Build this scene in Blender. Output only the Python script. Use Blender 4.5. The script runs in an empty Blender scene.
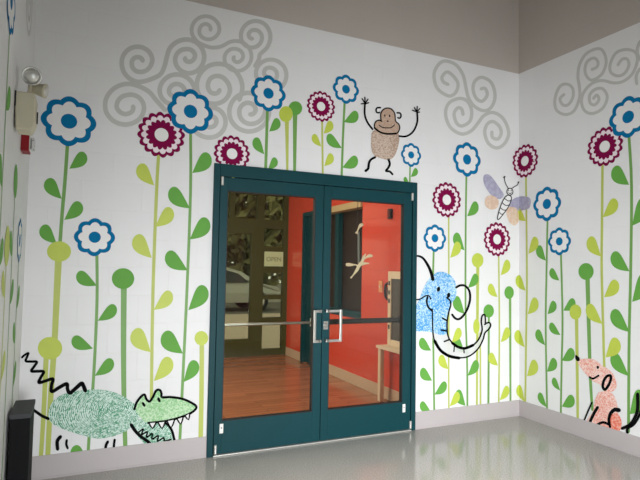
import bpy, bmesh, math, random
from mathutils import Vector, Matrix
from mathutils.geometry import tessellate_polygon

S = bpy.context.scene
COL = S.collection
random.seed(7)

# ------------------------------------------------------------------ camera
CAM = Vector((-4.013, -3.9994, 1.4262))
RGT = Vector((0.9092, -0.4159, 0.0176))
UPV = Vector((-0.0369, -0.0384, 0.9986))
FWD = Vector((0.4147, 0.9086, 0.0503))
F = 531.33
cd = bpy.data.cameras.new('camera')
cd.sensor_width = 36.0
cd.lens = F * 36.0 / 640.0
cd.clip_start = 0.05
cam = bpy.data.objects.new('camera', cd)
COL.objects.link(cam)
rm = Matrix((RGT, UPV, -FWD)).transposed().to_4x4()
cam.matrix_world = Matrix.Translation(CAM) @ rm
S.camera = cam

# ------------------------------------------------------------------ world, lights, exposure
S.view_settings.view_transform = 'Standard'
S.view_settings.look = 'None'
S.view_settings.gamma = 1.0
S.view_settings.use_curve_mapping = False
S.view_settings.exposure = 0.0

world = bpy.data.worlds.new('sky')
S.world = world
world.use_nodes = True
wn = world.node_tree.nodes
wn['Background'].inputs['Color'].default_value = (0.80, 0.90, 1.0, 1)
wn['Background'].inputs['Strength'].default_value = 1.6


def area(name, loc, direction, sx, sy, power, color):
    ld = bpy.data.lights.new(name, 'AREA')
    ld.shape = 'RECTANGLE'
    ld.size, ld.size_y = sx, sy
    ld.energy = power
    ld.color = color
    o = bpy.data.objects.new(name, ld)
    COL.objects.link(o)
    o.location = loc
    o.rotation_euler = Vector(direction).to_track_quat('-Z', 'Z').to_euler()
    return o


# daylight through the entrance windows behind the camera
el_ = area('entrance_daylight', (-2.85, -5.35, 0.90), (0.36, 1, -0.20), 1.7, 1.2, 92, (0.95, 0.975, 1.0))
el_.data.spread = math.radians(92)
# narrow fill lamp added overhead, outside the frame, to brighten the floor
ff_ = area('floor_fill_light', (-2.5, -1.9, 4.30), (0, 0.0, -1), 1.8, 1.0, 20, (1.0, 0.95, 0.88))
ff_.data.spread = math.radians(55)
# hall ceiling light panel, then a fill lamp added before the windowless left wall
area('hall_ceiling_light', (-2.6, 1.6, 2.93), (0, 0.0, -1), 1.2, 0.6, 50, (1.0, 0.92, 0.82))
area('hall_side_fill', (-4.1, 2.2, 1.4), (1, 0.0, -0.1), 2.2, 1.8, 40, (1.0, 0.97, 0.92))

# ------------------------------------------------------------------ helpers
XL = -4.325          # left wall
ZT = 3.418           # top of the white painted field
ZB = 0.152           # baseboard height


def ray(px, py):
    return (RGT * ((px - 320.0) / F) + UPV * (-(py - 240.0) / F) + FWD)


def uz(px, py):
    """a point traced on the mural -> unfolded wall coordinates (u along the walls, z up)"""
    d = ray(px, py)
    t = (0 - CAM.y) / d.y if d.y > 1e-6 else 1e9
    p = CAM + d * t
    if p.x > 0:
        p = CAM + d * ((0 - CAM.x) / d.x)
        return (-p.y, p.z)
    if p.x < XL:
        p = CAM + d * ((XL - CAM.x) / d.x)
        return (XL + p.y, p.z)
    return (p.x, p.z)


def fold(u, z, off):
    """unfolded wall coordinates + distance off the wall -> room"""
    if u < XL:
        return Vector((XL + off, u - XL, z))
    if u <= 0:
        return Vector((max(u, XL + off), -off, z))
    return Vector((-off, -u - off if u < off else -u, z))


def lin(c):
    return tuple(((v / 255.0) / 12.92 if v / 255.0 <= 0.04045 else ((v / 255.0 + 0.055) / 1.055) ** 2.4) for v in c)


def mat(name, rgb, rough=0.6, metal=0.0, noise=0.04, nscale=9.0, bump=0.0, bscale=60.0, spec=0.5, coat=0.0):
    """rgb is sRGB 0-255; a slight procedural mottling keeps every paint from being dead flat"""
    m = bpy.data.materials.new(name)
    m.use_nodes = True
    nt = m.node_tree
    b = nt.nodes['Principled BSDF']
    c = lin(rgb)
    geo = nt.nodes.new('ShaderNodeNewGeometry')
    nz = nt.nodes.new('ShaderNodeTexNoise')
    nz.inputs['Scale'].default_value = nscale
    nz.inputs['Detail'].default_value = 3
    nt.links.new(geo.outputs['Position'], nz.inputs['Vector'])
    mx = nt.nodes.new('ShaderNodeMix')
    mx.data_type = 'RGBA'
    mx.inputs[6].default_value = tuple(v * (1 - noise) for v in c) + (1,)
    mx.inputs[7].default_value = tuple(min(1, v * (1 + noise)) for v in c) + (1,)
    nt.links.new(nz.outputs['Fac'], mx.inputs[0])
    nt.links.new(mx.outputs[2], b.inputs['Base Color'])
    b.inputs['Roughness'].default_value = rough
    b.inputs['Metallic'].default_value = metal
    b.inputs['Specular IOR Level'].default_value = spec
    b.inputs['Coat Weight'].default_value = coat
    if bump > 0:
        n2 = nt.nodes.new('ShaderNodeTexNoise')
        n2.inputs['Scale'].default_value = bscale
        nt.links.new(geo.outputs['Position'], n2.inputs['Vector'])
        bp = nt.nodes.new('ShaderNodeBump')
        bp.inputs['Strength'].default_value = bump
        bp.inputs['Distance'].default_value = 0.004
        nt.links.new(n2.outputs['Fac'], bp.inputs['Height'])
        nt.links.new(bp.outputs['Normal'], b.inputs['Normal'])
    return m


def glass_mat(name, tint, refl=1.0, rough=0.0):
    m = bpy.data.materials.new(name)
    m.use_nodes = True
    nt = m.node_tree
    nt.nodes.clear()
    out = nt.nodes.new('ShaderNodeOutputMaterial')
    tr = nt.nodes.new('ShaderNodeBsdfTransparent')
    tr.inputs['Color'].default_value = tuple(tint) + (1,)
    gl = nt.nodes.new('ShaderNodeBsdfGlossy')
    gl.inputs['Roughness'].default_value = rough
    fr = nt.nodes.new('ShaderNodeFresnel')
    fr.inputs['IOR'].default_value = 1.35
    mu = nt.nodes.new('ShaderNodeMath')
    mu.operation = 'MULTIPLY'
    mu.inputs[1].default_value = refl
    mx = nt.nodes.new('ShaderNodeMixShader')
    nt.links.new(fr.outputs[0], mu.inputs[0])
    nt.links.new(mu.outputs[0], mx.inputs[0])
    nt.links.new(tr.outputs[0], mx.inputs[1])
    nt.links.new(gl.outputs[0], mx.inputs[2])
    nt.links.new(mx.outputs[0], out.inputs[0])
    return m


def block_mat(name, low, high=None, split=ZT, rough=0.45, bw=0.4, bh=0.2, joint=0.018, jd=0.35, spec=0.4):
    """painted concrete block; an optional second paint colour above the height 'split'"""
    m = bpy.data.materials.new(name)
    m.use_nodes = True
    nt = m.node_tree
    L = nt.links.new
    b = nt.nodes['Principled BSDF']
    geo = nt.nodes.new('ShaderNodeNewGeometry')
    sep = nt.nodes.new('ShaderNodeSeparateXYZ')
    L(geo.outputs['Position'], sep.inputs[0])
    sub = nt.nodes.new('ShaderNodeMath')
    sub.operation = 'SUBTRACT'
    L(sep.outputs[0], sub.inputs[0])
    L(sep.outputs[1], sub.inputs[1])
    cmb = nt.nodes.new('ShaderNodeCombineXYZ')
    L(sub.outputs[0], cmb.inputs[0])
    L(sep.outputs[2], cmb.inputs[1])
    br = nt.nodes.new('ShaderNodeTexBrick')
    br.inputs['Scale'].default_value = 1.0
    br.inputs['Brick Width'].default_value = bw
    br.inputs['Row Height'].default_value = bh
    br.inputs['Mortar Size'].default_value = 0.004
    br.inputs['Mortar Smooth'].default_value = 0.8
    br.inputs['Color1'].default_value = (1, 1, 1, 1)
    br.inputs['Color2'].default_value = (0.985, 0.985, 0.985, 1)
    br.inputs['Mortar'].default_value = (1 - joint,) * 3 + (1,)
    L(cmb.outputs[0], br.inputs['Vector'])
    nz = nt.nodes.new('ShaderNodeTexNoise')
    nz.inputs['Scale'].default_value = 2.5
    nz.inputs['Detail'].default_value = 4
    L(geo.outputs['Position'], nz.inputs['Vector'])
    mr = nt.nodes.new('ShaderNodeMapRange')
    mr.inputs['To Min'].default_value = 0.965
    mr.inputs['To Max'].default_value = 1.03
    L(nz.outputs['Fac'], mr.inputs['Value'])
    base = nt.nodes.new('ShaderNodeMix')
    base.data_type = 'RGBA'
    base.inputs[6].default_value = lin(low) + (1,)
    base.inputs[7].default_value = lin(high or low) + (1,)
    gt = nt.nodes.new('ShaderNodeMath')
    gt.operation = 'GREATER_THAN'
    gt.inputs[1].default_value = split
    L(sep.outputs[2], gt.inputs[0])
    L(gt.outputs[0], base.inputs[0])
    m1 = nt.nodes.new('ShaderNodeMix')
    m1.data_type = 'RGBA'
    m1.blend_type = 'MULTIPLY'
    m1.inputs[0].default_value = 1
    L(base.outputs[2], m1.inputs[6])
    L(br.outputs['Color'], m1.inputs[7])
    m2 = nt.nodes.new('ShaderNodeVectorMath')
    m2.operation = 'SCALE'
    L(m1.outputs[2], m2.inputs[0])
    L(mr.outputs[0], m2.inputs['Scale'])
    L(m2.outputs[0], b.inputs['Base Color'])
    b.inputs['Roughness'].default_value = rough
    b.inputs['Specular IOR Level'].default_value = spec
    bp = nt.nodes.new('ShaderNodeBump')
    bp.inputs['Strength'].default_value = jd
    bp.inputs['Distance'].default_value = 0.002
    inv = nt.nodes.new('ShaderNodeMath')
    inv.operation = 'SUBTRACT'
    inv.inputs[0].default_value = 1
    L(br.outputs['Fac'], inv.inputs[1])
    L(inv.outputs[0], bp.inputs['Height'])
    L(bp.outputs['Normal'], b.inputs['Normal'])
    return m


def print_mat(name, ink, paper, amount=0.5, scale=90.0, rings=None, ring_scale=55.0, blotch=3.0):
    """ink of a giant fingerprint: broken speckle, or ridges around 'rings' = (centre, stretch)"""
    m = bpy.data.materials.new(name)
    m.use_nodes = True
    nt = m.node_tree
    L = nt.links.new
    b = nt.nodes['Principled BSDF']
    geo = nt.nodes.new('ShaderNodeNewGeometry')
    nz = nt.nodes.new('ShaderNodeTexNoise')
    nz.inputs['Scale'].default_value = scale
    nz.inputs['Detail'].default_value = 2
    L(geo.outputs['Position'], nz.inputs['Vector'])
    big = nt.nodes.new('ShaderNodeTexNoise')
    big.inputs['Scale'].default_value = blotch
    L(geo.outputs['Position'], big.inputs['Vector'])
    add = nt.nodes.new('ShaderNodeMath')
    add.operation = 'ADD'
    if rings:
        vs = nt.nodes.new('ShaderNodeVectorMath')
        vs.operation = 'SUBTRACT'
        vs.inputs[1].default_value = rings[0]
        L(geo.outputs['Position'], vs.inputs[0])
        vm = nt.nodes.new('ShaderNodeVectorMath')
        vm.operation = 'MULTIPLY'
        vm.inputs[1].default_value = rings[1]
        L(vs.outputs[0], vm.inputs[0])
        wv = nt.nodes.new('ShaderNodeTexWave')
        wv.wave_type = 'RINGS'
        wv.rings_direction = 'SPHERICAL'
        wv.inputs['Scale'].default_value = ring_scale / 10
        wv.inputs['Distortion'].default_value = 5.0
        wv.inputs['Detail'].default_value = 2
        wv.inputs['Detail Scale'].default_value = 1.2
        L(vm.outputs[0], wv.inputs['Vector'])
        sc = nt.nodes.new('ShaderNodeMath')
        sc.operation = 'MULTIPLY_ADD'
        sc.inputs[1].default_value = 0.30
        L(wv.outputs['Fac'], sc.inputs[0])
        L(nz.outputs['Fac'], sc.inputs[2])
        L(sc.outputs[0], add.inputs[0])
        off = -0.15
    else:
        L(nz.outputs['Fac'], add.inputs[0])
        off = 0.0
    mu = nt.nodes.new('ShaderNodeMath')
    mu.operation = 'MULTIPLY_ADD'
    mu.inputs[1].default_value = 0.35
    mu.inputs[2].default_value = -0.175 + off
    L(big.outputs['Fac'], mu.inputs[0])
    L(mu.outputs[0], add.inputs[1])
    mr = nt.nodes.new('ShaderNodeMapRange')
    mr.inputs['From Min'].default_value = amount - 0.10
    mr.inputs['From Max'].default_value = amount + 0.10
    L(add.outputs[0], mr.inputs['Value'])
    mx = nt.nodes.new('ShaderNodeMix')
    mx.data_type = 'RGBA'
    mx.inputs[6].default_value = lin(ink) + (1,)
    mx.inputs[7].default_value = lin(paper) + (1,)
    L(mr.outputs[0], mx.inputs[0])
    L(mx.outputs[2], b.inputs['Base Color'])
    b.inputs['Roughness'].default_value = 0.5
    return m


def wash_mat(name, c1, c2, alpha=0.8):
    m = print_mat(name, c1, c2, 0.5, 30.0, None, 0, 8.0)
    m.node_tree.nodes['Principled BSDF'].inputs['Alpha'].default_value = alpha
    return m


def empty(name, loc, label=None, cat=None, group=None, kind=None):
    o = bpy.data.objects.new(name, None)
    o.empty_display_size = 0.1
    o.location = loc
    COL.objects.link(o)
    tag(o, label, cat, group, kind)
    return o


def tag(o, label=None, cat=None, group=None, kind=None):
    if label: o['label'] = label
    if cat: o['category'] = cat
    if group: o['group'] = group
    if kind: o['kind'] = kind
    return o


def world_loc(o):
    v = Vector((0, 0, 0))
    while o:
        v += o.location
        o = o.parent
    return v


def obj(name, bm, m, parent=None, origin=None, smooth=False, bevel=0.0):
    """bm in room coordinates -> one mesh object, its origin on its parent's (or 'origin')"""
    base = world_loc(parent) if parent else Vector(origin or (0, 0, 0))
    bmesh.ops.translate(bm, verts=bm.verts, vec=-base)
    me = bpy.data.meshes.new(name)
    bm.to_mesh(me)
    bm.free()
    o = bpy.data.objects.new(name, me)
    COL.objects.link(o)
    me.materials.append(m)
    if parent:
        o.parent = parent
    else:
        o.location = base
    if smooth:
        for p in me.polygons: p.use_smooth = True
    if bevel > 0:
        md = o.modifiers.new('bevel', 'BEVEL')
        md.width = bevel
        md.segments = 2
        md.limit_method = 'ANGLE'
    return o


def box(bm, x0, x1, y0, y1, z0, z1):
    v = [bm.verts.new(p) for p in ((x0, y0, z0), (x1, y0, z0), (x1, y1, z0), (x0, y1, z0), (x0, y0, z1), (x1, y0, z1), (x1, y1, z1), (x0, y1, z1))]
    for f in ((3, 2, 1, 0), (4, 5, 6, 7), (0, 1, 5, 4), (1, 2, 6, 5), (2, 3, 7, 6), (3, 0, 4, 7)):
        bm.faces.new([v[i] for i in f])


def boxes(*bs):
    bm = bmesh.new()
    for b in bs: box(bm, *b)
    return bm


def tube(bm, pts, r, seg=10, radii=None):
    """round bar through points"""
    pts = [Vector(p) for p in pts]
    rings = []
    n = len(pts)
    for i, p in enumerate(pts):
        d = (pts[min(i + 1, n - 1)] - pts[max(i - 1, 0)]).normalized()
        a = d.orthogonal().normalized() if i == 0 else (rings_a - d * rings_a.dot(d)).normalized()
        rings_a = a
        b = d.cross(a)
        rr = radii[i] if radii else r
        rings.append([bm.verts.new(p + (a * math.cos(t) + b * math.sin(t)) * rr) for t in [2 * math.pi * k / seg for k in range(seg)]])
    for i in range(n - 1):
        for k in range(seg):
            bm.faces.new((rings[i][k], rings[i][(k + 1) % seg], rings[i + 1][(k + 1) % seg], rings[i + 1][k]))
    bm.faces.new(list(reversed(rings[0])))
    bm.faces.new(rings[-1])


def lathe(bm, base, axis, prof, seg=24):
    """profile of (radius, distance along axis)"""
    base, axis = Vector(base), Vector(axis).normalized()
    a = axis.orthogonal().normalized()
    b = axis.cross(a)
    rings = []
    for r, h in prof:
        rings.append([bm.verts.new(base + axis * h + (a * math.cos(2 * math.pi * k / seg) + b * math.sin(2 * math.pi * k / seg)) * max(r, 1e-4)) for k in range(seg)])
    for i in range(len(rings) - 1):
        for k in range(seg):
            bm.faces.new((rings[i][k], rings[i][(k + 1) % seg], rings[i + 1][(k + 1) % seg], rings[i + 1][k]))
    bm.faces.new(list(reversed(rings[0])))
    bm.faces.new(rings[-1])


def cat_rom(pts, n=6, closed=False):
    out = []
    P = [tuple(p) for p in pts]
    N = len(P)
    rng = N if closed else N - 1
    for i in range(rng):
        g = (lambda k: P[k % N]) if closed else (lambda k: P[max(0, min(N - 1, k))])
        p0, p1, p2, p3 = g(i - 1), g(i), g(i + 1), g(i + 2)
        for j in range(n):
            t = j / n
            out.append(tuple(0.5 * ((2 * b) + (-a + c) * t + (2 * a - 5 * b + 4 * c - d) * t * t + (-a + 3 * b - 3 * c + d) * t ** 3) for a, b, c, d in zip(p0, p1, p2, p3)))
    if not closed: out.append(P[-1])
    return out


# ---- mural shapes: flat paint, described in unfolded wall coordinates (u, z)
def fill(loops, off):
    """polygon with holes on the wall(s) -> bmesh in room coordinates; creased round the corners"""
    bm = bmesh.new()
    v3 = [[Vector((u, z, 0)) for u, z in lp] for lp in loops]
    flat = [p for lp in v3 for p in lp]
    vs = [bm.verts.new((p.x, p.y, 0)) for p in flat]
    for t in tessellate_polygon(v3):
        try:
            bm.faces.new([vs[i] for i in t])
        except ValueError:
            pass
    return finish(bm, off)


def finish(bm, off):
    for cut in (0.0, XL):
        if any(v.co.x < cut for v in bm.verts) and any(v.co.x > cut for v in bm.verts):
            bmesh.ops.bisect_plane(bm, geom=bm.verts[:] + bm.edges[:] + bm.faces[:], plane_co=(cut, 0, 0), plane_no=(1, 0, 0))
    for f in bm.faces:
        f.normal_update()
        if f.normal.z < 0: f.normal_flip()
    for v in bm.verts:
        v.co = fold(v.co.x, v.co.y, off)
    return bm


def strip(bm, pts, widths, px=True):
    """ribbon with round-ish ends traced in picture or wall coordinates (before finish)"""
    n = len(pts)
    L, R = [], []
    for i, p in enumerate(pts):
        a, b = pts[max(i - 1, 0)], pts[min(i + 1, n - 1)]
        dx, dy = b[0] - a[0], b[1] - a[1]
        l = math.hypot(dx, dy) or 1
        w = widths[i] / 2
        L.append((p[0] - dy / l * w, p[1] + dx / l * w))
        R.append((p[0] + dy / l * w, p[1] - dx / l * w))
    cv = uz if px else (lambda a, b: (a, b))
    lv = [bm.verts.new((*cv(*q), 0)) for q in L]
    rv = [bm.verts.new((*cv(*q), 0)) for q in R]
    for i in range(n - 1):
        try:
            bm.faces.new((lv[i], lv[i + 1], rv[i + 1], rv[i]))
        except ValueError:
            pass


PEN = [1.0]     # thickness of the marker used for the strokes that follow


def stroke(pts, w, off, n=6, taper=0.0, more=()):
    bm = bmesh.new()
    for P, W in [(pts, w)] + list(more):
        q = cat_rom(P, n)
        ws = []
        W = tuple(v * PEN[0] for v in W) if isinstance(W, (tuple, list)) else W * PEN[0]
        for i in range(len(q)):
            t = i / max(1, len(q) - 1)
            e = 1 - taper * abs(2 * t - 1) ** 2
            ww = W if not isinstance(W, (tuple, list)) else W[0] + (W[1] - W[0]) * t
            ws.append(ww * e)
        if taper == 0:
            # rounded ends
            a, b = q[0], q[1]
            c, d = q[-1], q[-2]
            def ext(a, b, k):
                l = math.hypot(a[0] - b[0], a[1] - b[1]) or 1
                return (a[0] + (a[0] - b[0]) / l * k, a[1] + (a[1] - b[1]) / l * k)
            q = [ext(a, b, ws[0] * 0.42)] + q + [ext(c, d, ws[-1] * 0.42)]
            ws = [ws[0] * 0.4] + ws + [ws[-1] * 0.4]
        strip(bm, q, ws)
    return finish(bm, off)


def shape(pts, off, n=5, holes=(), smooth=True):
    lp = [[uz(*q) for q in (cat_rom(pts, n, True) if smooth else pts)]]
    for h in holes:
        lp.append([uz(*q) for q in cat_rom(h, n, True)])
    return fill(lp, off)


def ell(cx, cy, rx, ry, n=28, rot=0.0):
    c, s = math.cos(rot), math.sin(rot)
    return [(cx + rx * math.cos(t) * c - ry * math.sin(t) * s, cy + rx * math.cos(t) * s + ry * math.sin(t) * c) for t in [2 * math.pi * k / n for k in range(n)]]


def scallop(u, z, R, n, depth, ph=0.0, seg=10, pointy=1.0):
    out = []
    N = n * seg
    for k in range(N):
        t = 2 * math.pi * k / N
        r = R * (1 - depth + depth * abs(math.cos(n * (t - ph) / 2)) ** pointy)
        out.append((u + r * math.cos(t), z + r * math.sin(t)))
    return out


def disc(u, z, r, n=28):
    return [(u + r * math.cos(2 * math.pi * k / n), z + r * math.sin(2 * math.pi * k / n)) for k in range(n)]


# ------------------------------------------------------------------ materials
M_wall = block_mat('mural_wall_paint', (233, 232, 232), (190, 181, 174))
M_ceil = mat('ceiling_paint', (168, 160, 150), 0.8)
M_base = mat('baseboard_vinyl', (186, 178, 178), 0.45, noise=0.02)
M_teal = mat('teal_door_paint', (6, 60, 66), 0.5, noise=0.03, spec=0.22)
M_gasket = mat('black_gasket', (14, 18, 20), 0.6)
M_chrome = mat('brushed_steel', (205, 203, 198), 0.28, 1.0, noise=0.05, nscale=40)
M_steel_light = mat('satin_aluminium', (216, 214, 208), 0.35, 0.6)
M_white = mat('white_plastic', (232, 232, 228), 0.4)
M_doorglass = glass_mat('door_glass', (0.90, 0.92, 0.88), 0.9)
M_tint = glass_mat('tinted_storefront_glass', (0.74, 0.70, 0.56), 0.6)
M_clear = glass_mat('clear_lens', (0.92, 0.92, 0.92), 2.0, 0.05)
C_white = (236, 234, 233)
M_blue = mat('blue_mural_paint', (0, 112, 162), 0.75, noise=0.05, spec=.15)
M_burg = mat('burgundy_mural_paint', (126, 0, 66), 0.75, noise=0.05, spec=.15)
M_green = mat('leaf_green_mural_paint', (98, 164, 64), 0.7, noise=0.07, nscale=14)
M_stem = mat('stem_green_mural_paint', (112, 160, 78), 0.5, noise=0.05)
M_olive = mat('lime_mural_paint', (190, 204, 74), 0.5, noise=0.07, nscale=14)
M_ostem = mat('lime_stem_mural_paint', (184, 194, 92), 0.5, noise=0.05)
M_paper = mat('white_mural_paint', C_white, 0.45, noise=0.02)
M_pink = mat('pale_pink_mural_paint', (240, 226, 232), 0.5, noise=0.02)
M_cloud = mat('grey_cloud_mural_paint', (198, 197, 193), 0.5, noise=0.03)
M_ink = mat('black_mural_ink', (10, 10, 12), 0.85, spec=.08)
M_brown = print_mat('brown_fingerprint_ink', (172, 142, 122), (208, 188, 172), 0.5, 90)
M_face = print_mat('brown_face_ink', (184, 152, 130), (198, 172, 154), 0.5, 80)
M_eblue = print_mat('blue_fingerprint_ink', (62, 154, 220), (196, 226, 244), 0.51, 95, None, 0, 6)
M_dogpink = print_mat('salmon_fingerprint_ink', (232, 150, 132), (246, 214, 206), 0.48, 110, None, 0, 6)
M_dogred = print_mat('orange_fingerprint_ink', (232, 110, 84), (244, 180, 164), 0.55, 70)
M_gator = print_mat('green_fingerprint_ink', (44, 142, 98), (214, 234, 224), 0.50, 95, ((-3.72, 0, 0.42), (1.0, 1.0, 1.5)), 250, 4)
M_gator2 = print_mat('light_green_fingerprint_ink', (140, 196, 134), (196, 224, 186), 0.52, 100, None, 0, 5)
M_lilac = wash_mat('lilac_wash', (170, 164, 190), (186, 184, 206), 0.88)
M_sky = wash_mat('pale_blue_wash', (184, 200, 224), (204, 214, 232), 0.8)
M_peach = wash_mat('peach_wash', (236, 200, 172), (244, 218, 196), 0.8)


def floor_mat():
    m = bpy.data.materials.new('polished_terrazzo')
    m.use_nodes = True
    nt = m.node_tree
    L = nt.links.new
    b = nt.nodes['Principled BSDF']
    geo = nt.nodes.new('ShaderNodeNewGeometry')
    n1 = nt.nodes.new('ShaderNodeTexNoise')
    n1.inputs['Scale'].default_value = 110
    n1.inputs['Detail'].default_value = 2
    L(geo.outputs['Position'], n1.inputs['Vector'])
    cr = nt.nodes.new('ShaderNodeValToRGB')
    e = cr.color_ramp.elements
    e[0].position = 0.33
    e[0].color = lin((160, 157, 153)) + (1,)
    e[1].position = 0.68
    e[1].color = lin((192, 188, 182)) + (1,)
    L(n1.outputs['Fac'], cr.inputs[0])
    n2 = nt.nodes.new('ShaderNodeTexNoise')
    n2.inputs['Scale'].default_value = 1.3
    L(geo.outputs['Position'], n2.inputs['Vector'])
    mr = nt.nodes.new('ShaderNodeMapRange')
    mr.inputs['To Min'].default_value = 0.88
    mr.inputs['To Max'].default_value = 1.08
    L(n2.outputs['Fac'], mr.inputs['Value'])
    sc = nt.nodes.new('ShaderNodeVectorMath')
    sc.operation = 'SCALE'
    L(cr.outputs[0], sc.inputs[0])
    L(mr.outputs[0], sc.inputs['Scale'])
    L(sc.outputs[0], b.inputs['Base Color'])
    b.inputs['Roughness'].default_value = 0.13
    b.inputs['Specular IOR Level'].default_value = 0.5
    bp = nt.nodes.new('ShaderNodeBump')
    bp.inputs['Strength'].default_value = 0.05
    bp.inputs['Distance'].default_value = 0.002
    n3 = nt.nodes.new('ShaderNodeTexNoise')
    n3.inputs['Scale'].default_value = 4
    L(geo.outputs['Position'], n3.inputs['Vector'])
    L(n3.outputs['Fac'], bp.inputs['Height'])
    L(bp.outputs['Normal'], b.inputs['Normal'])
    return m


def wood_mat():
    m = bpy.data.materials.new('oak_strip_floor')
    m.use_nodes = True
    nt = m.node_tree
    L = nt.links.new
    b = nt.nodes['Principled BSDF']
    geo = nt.nodes.new('ShaderNodeNewGeometry')
    br = nt.nodes.new('ShaderNodeTexBrick')
    br.inputs['Scale'].default_value = 1.0
    br.inputs['Brick Width'].default_value = 0.9
    br.inputs['Row Height'].default_value = 0.085
    br.inputs['Mortar Size'].default_value = 0.002
    br.inputs['Color1'].default_value = lin((182, 114, 76)) + (1,)
    br.inputs['Color2'].default_value = lin((158, 94, 60)) + (1,)
    br.inputs['Mortar'].default_value = lin((92, 52, 34)) + (1,)
    br.inputs['Bias'].default_value = 0.0
    L(geo.outputs['Position'], br.inputs['Vector'])
    nz = nt.nodes.new('ShaderNodeTexNoise')
    nz.inputs['Scale'].default_value = 5
    nz.inputs['Detail'].default_value = 6
    mp = nt.nodes.new('ShaderNodeMapping')
    mp.inputs['Scale'].default_value = (0.8, 9, 1)
    L(geo.outputs['Position'], mp.inputs['Vector'])
    L(mp.outputs[0], nz.inputs['Vector'])
    mr = nt.nodes.new('ShaderNodeMapRange')
    mr.inputs['To Min'].default_value = 0.7
    mr.inputs['To Max'].default_value = 1.3
    L(nz.outputs['Fac'], mr.inputs['Value'])
    sc = nt.nodes.new('ShaderNodeVectorMath')
    sc.operation = 'SCALE'
    L(br.outputs['Color'], sc.inputs[0])
    L(mr.outputs[0], sc.inputs['Scale'])
    L(sc.outputs[0], b.inputs['Base Color'])
    b.inputs['Roughness'].default_value = 0.16
    return m


M_floor = floor_mat()
M_wood = wood_mat()
M_coral = block_mat('glazed_coral_block', (216, 76, 56), None, rough=0.10, joint=0.16, jd=0.6, spec=0.5)
M_hallbase = mat('hall_baseboard', (200, 172, 142), 0.5)
M_cream = mat('cream_paint', (228, 206, 172), 0.5)
M_hallwall = block_mat('hall_block_paint', (190, 150, 110), None, rough=0.4, joint=0.1)
M_olivemetal = mat('bronze_storefront_metal', (68, 68, 32), 0.6, noise=0.08, spec=.2)
M_darkglass = mat('dark_window_interior', (44, 32, 24), 0.6, noise=0.3, nscale=2, spec=.2)
M_pave = mat('concrete_pavement', (196, 178, 160), 0.8, noise=0.08)
M_asphalt = mat('asphalt', (112, 108, 100), 0.9, noise=0.1)
M_foliage = mat('foliage', (134, 132, 88), 0.9, noise=0.3, nscale=6)
M_trunk = mat('bark', (84, 70, 54), 0.9, noise=0.3)
M_silver = mat('silver_car_paint', (172, 172, 164), 0.3, 0.4)
M_carglass = mat('car_glass', (26, 30, 32), 0.08)
M_tyre = mat('tyre_rubber', (24, 24, 24), 0.8)

# ------------------------------------------------------------------ the room
HC = 4.35
DX0, DX1, DZ = -3.088, -1.238, 2.2
YR = -5.6


def struct(name, bm, m, label, cat, **k):
    return tag(obj(name, bm, m, **k), label, cat, None, 'structure')


struct('floor', boxes((XL - .2, .2, YR - .2, 0.0, -.1, 0)), M_floor, 'polished speckled grey terrazzo floor in front of the teal doors', 'floor')
struct('wall_back', boxes((XL - .2, DX0 + .02, 0, .2, 0, HC), (DX1 - .02, .2, 0, .2, 0, HC), (DX0 + .02, DX1 - .02, 0, .2, DZ - .02, HC)), M_wall,
       'white painted block wall around the teal doors, taupe above the mural', 'wall')
struct('wall_right', boxes((0, .2, YR - .2, 0, 0, HC)), M_wall, 'white painted block wall meeting the door wall at the right corner', 'wall')
struct('wall_left', boxes((XL - .2, XL, YR - .2, 0, 0, HC)), M_wall, 'white mural wall seen edge-on at the far left', 'wall')
struct('ceiling', boxes((XL - .2, .2, YR - .2, .2, HC, HC + .1)), M_ceil, 'plain ceiling high over the entrance room', 'ceiling')
struct('wall_rear', boxes((XL, -4.25, YR - .2, YR, 0, HC), (-1.9, 0, YR - .2, YR, 0, HC), (-4.25, -1.9, YR - .2, YR, 2.2, HC), (-4.25, -1.9, YR - .2, YR, 0, .08)), M_wall,
       'wall behind the viewer with the entrance windows', 'wall')
wr = empty('window_2', (-3.1, YR, 0), 'entrance storefront window behind the viewer', 'window', None, 'structure')
fr = bmesh.new()
for x in (-4.22, -3.08, -1.93): box(fr, x - .03, x + .03, YR - .12, YR - .06, .08, 2.2)
for z in (.11, 2.17): box(fr, -4.19, -1.96, YR - .115, YR - .065, z - .03, z + .03)
obj('window_frame', fr, M_teal, wr)
obj('window_pane', boxes((-4.19, -1.96, YR - .095, YR - .085, .14, 2.14)), M_doorglass, wr)


def baseboard(name, pts, label):
    """coved vinyl base: straight board with a small toe"""
    bm = bmesh.new()
    for (x0, x1, y0, y1, tx, ty) in pts:
        box(bm, x0, x1, y0, y1, 0.012, ZB)
        box(bm, min(x0, x0 + tx), max(x1, x1 + tx), min(y0, y0 + ty), max(y1, y1 + ty), 0.0005, 0.012)
    struct(name, bm, M_base, label, 'baseboard')


baseboard('baseboard_back', [(XL + .0001, DX0, -.008, -.0002, 0, -.006), (DX1, -.0001, -.008, -.0002, 0, -.006)], 'grey vinyl baseboard along the wall of the teal doors')
baseboard('baseboard_right', [(-.008, -.0002, YR, -.009, -.006, 0)], 'grey vinyl baseboard along the right wall under the dog')
baseboard('baseboard_left', [(XL + .0002, XL + .008, YR, -.009, .006, 0)], 'grey vinyl baseboard along the left wall')

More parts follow.
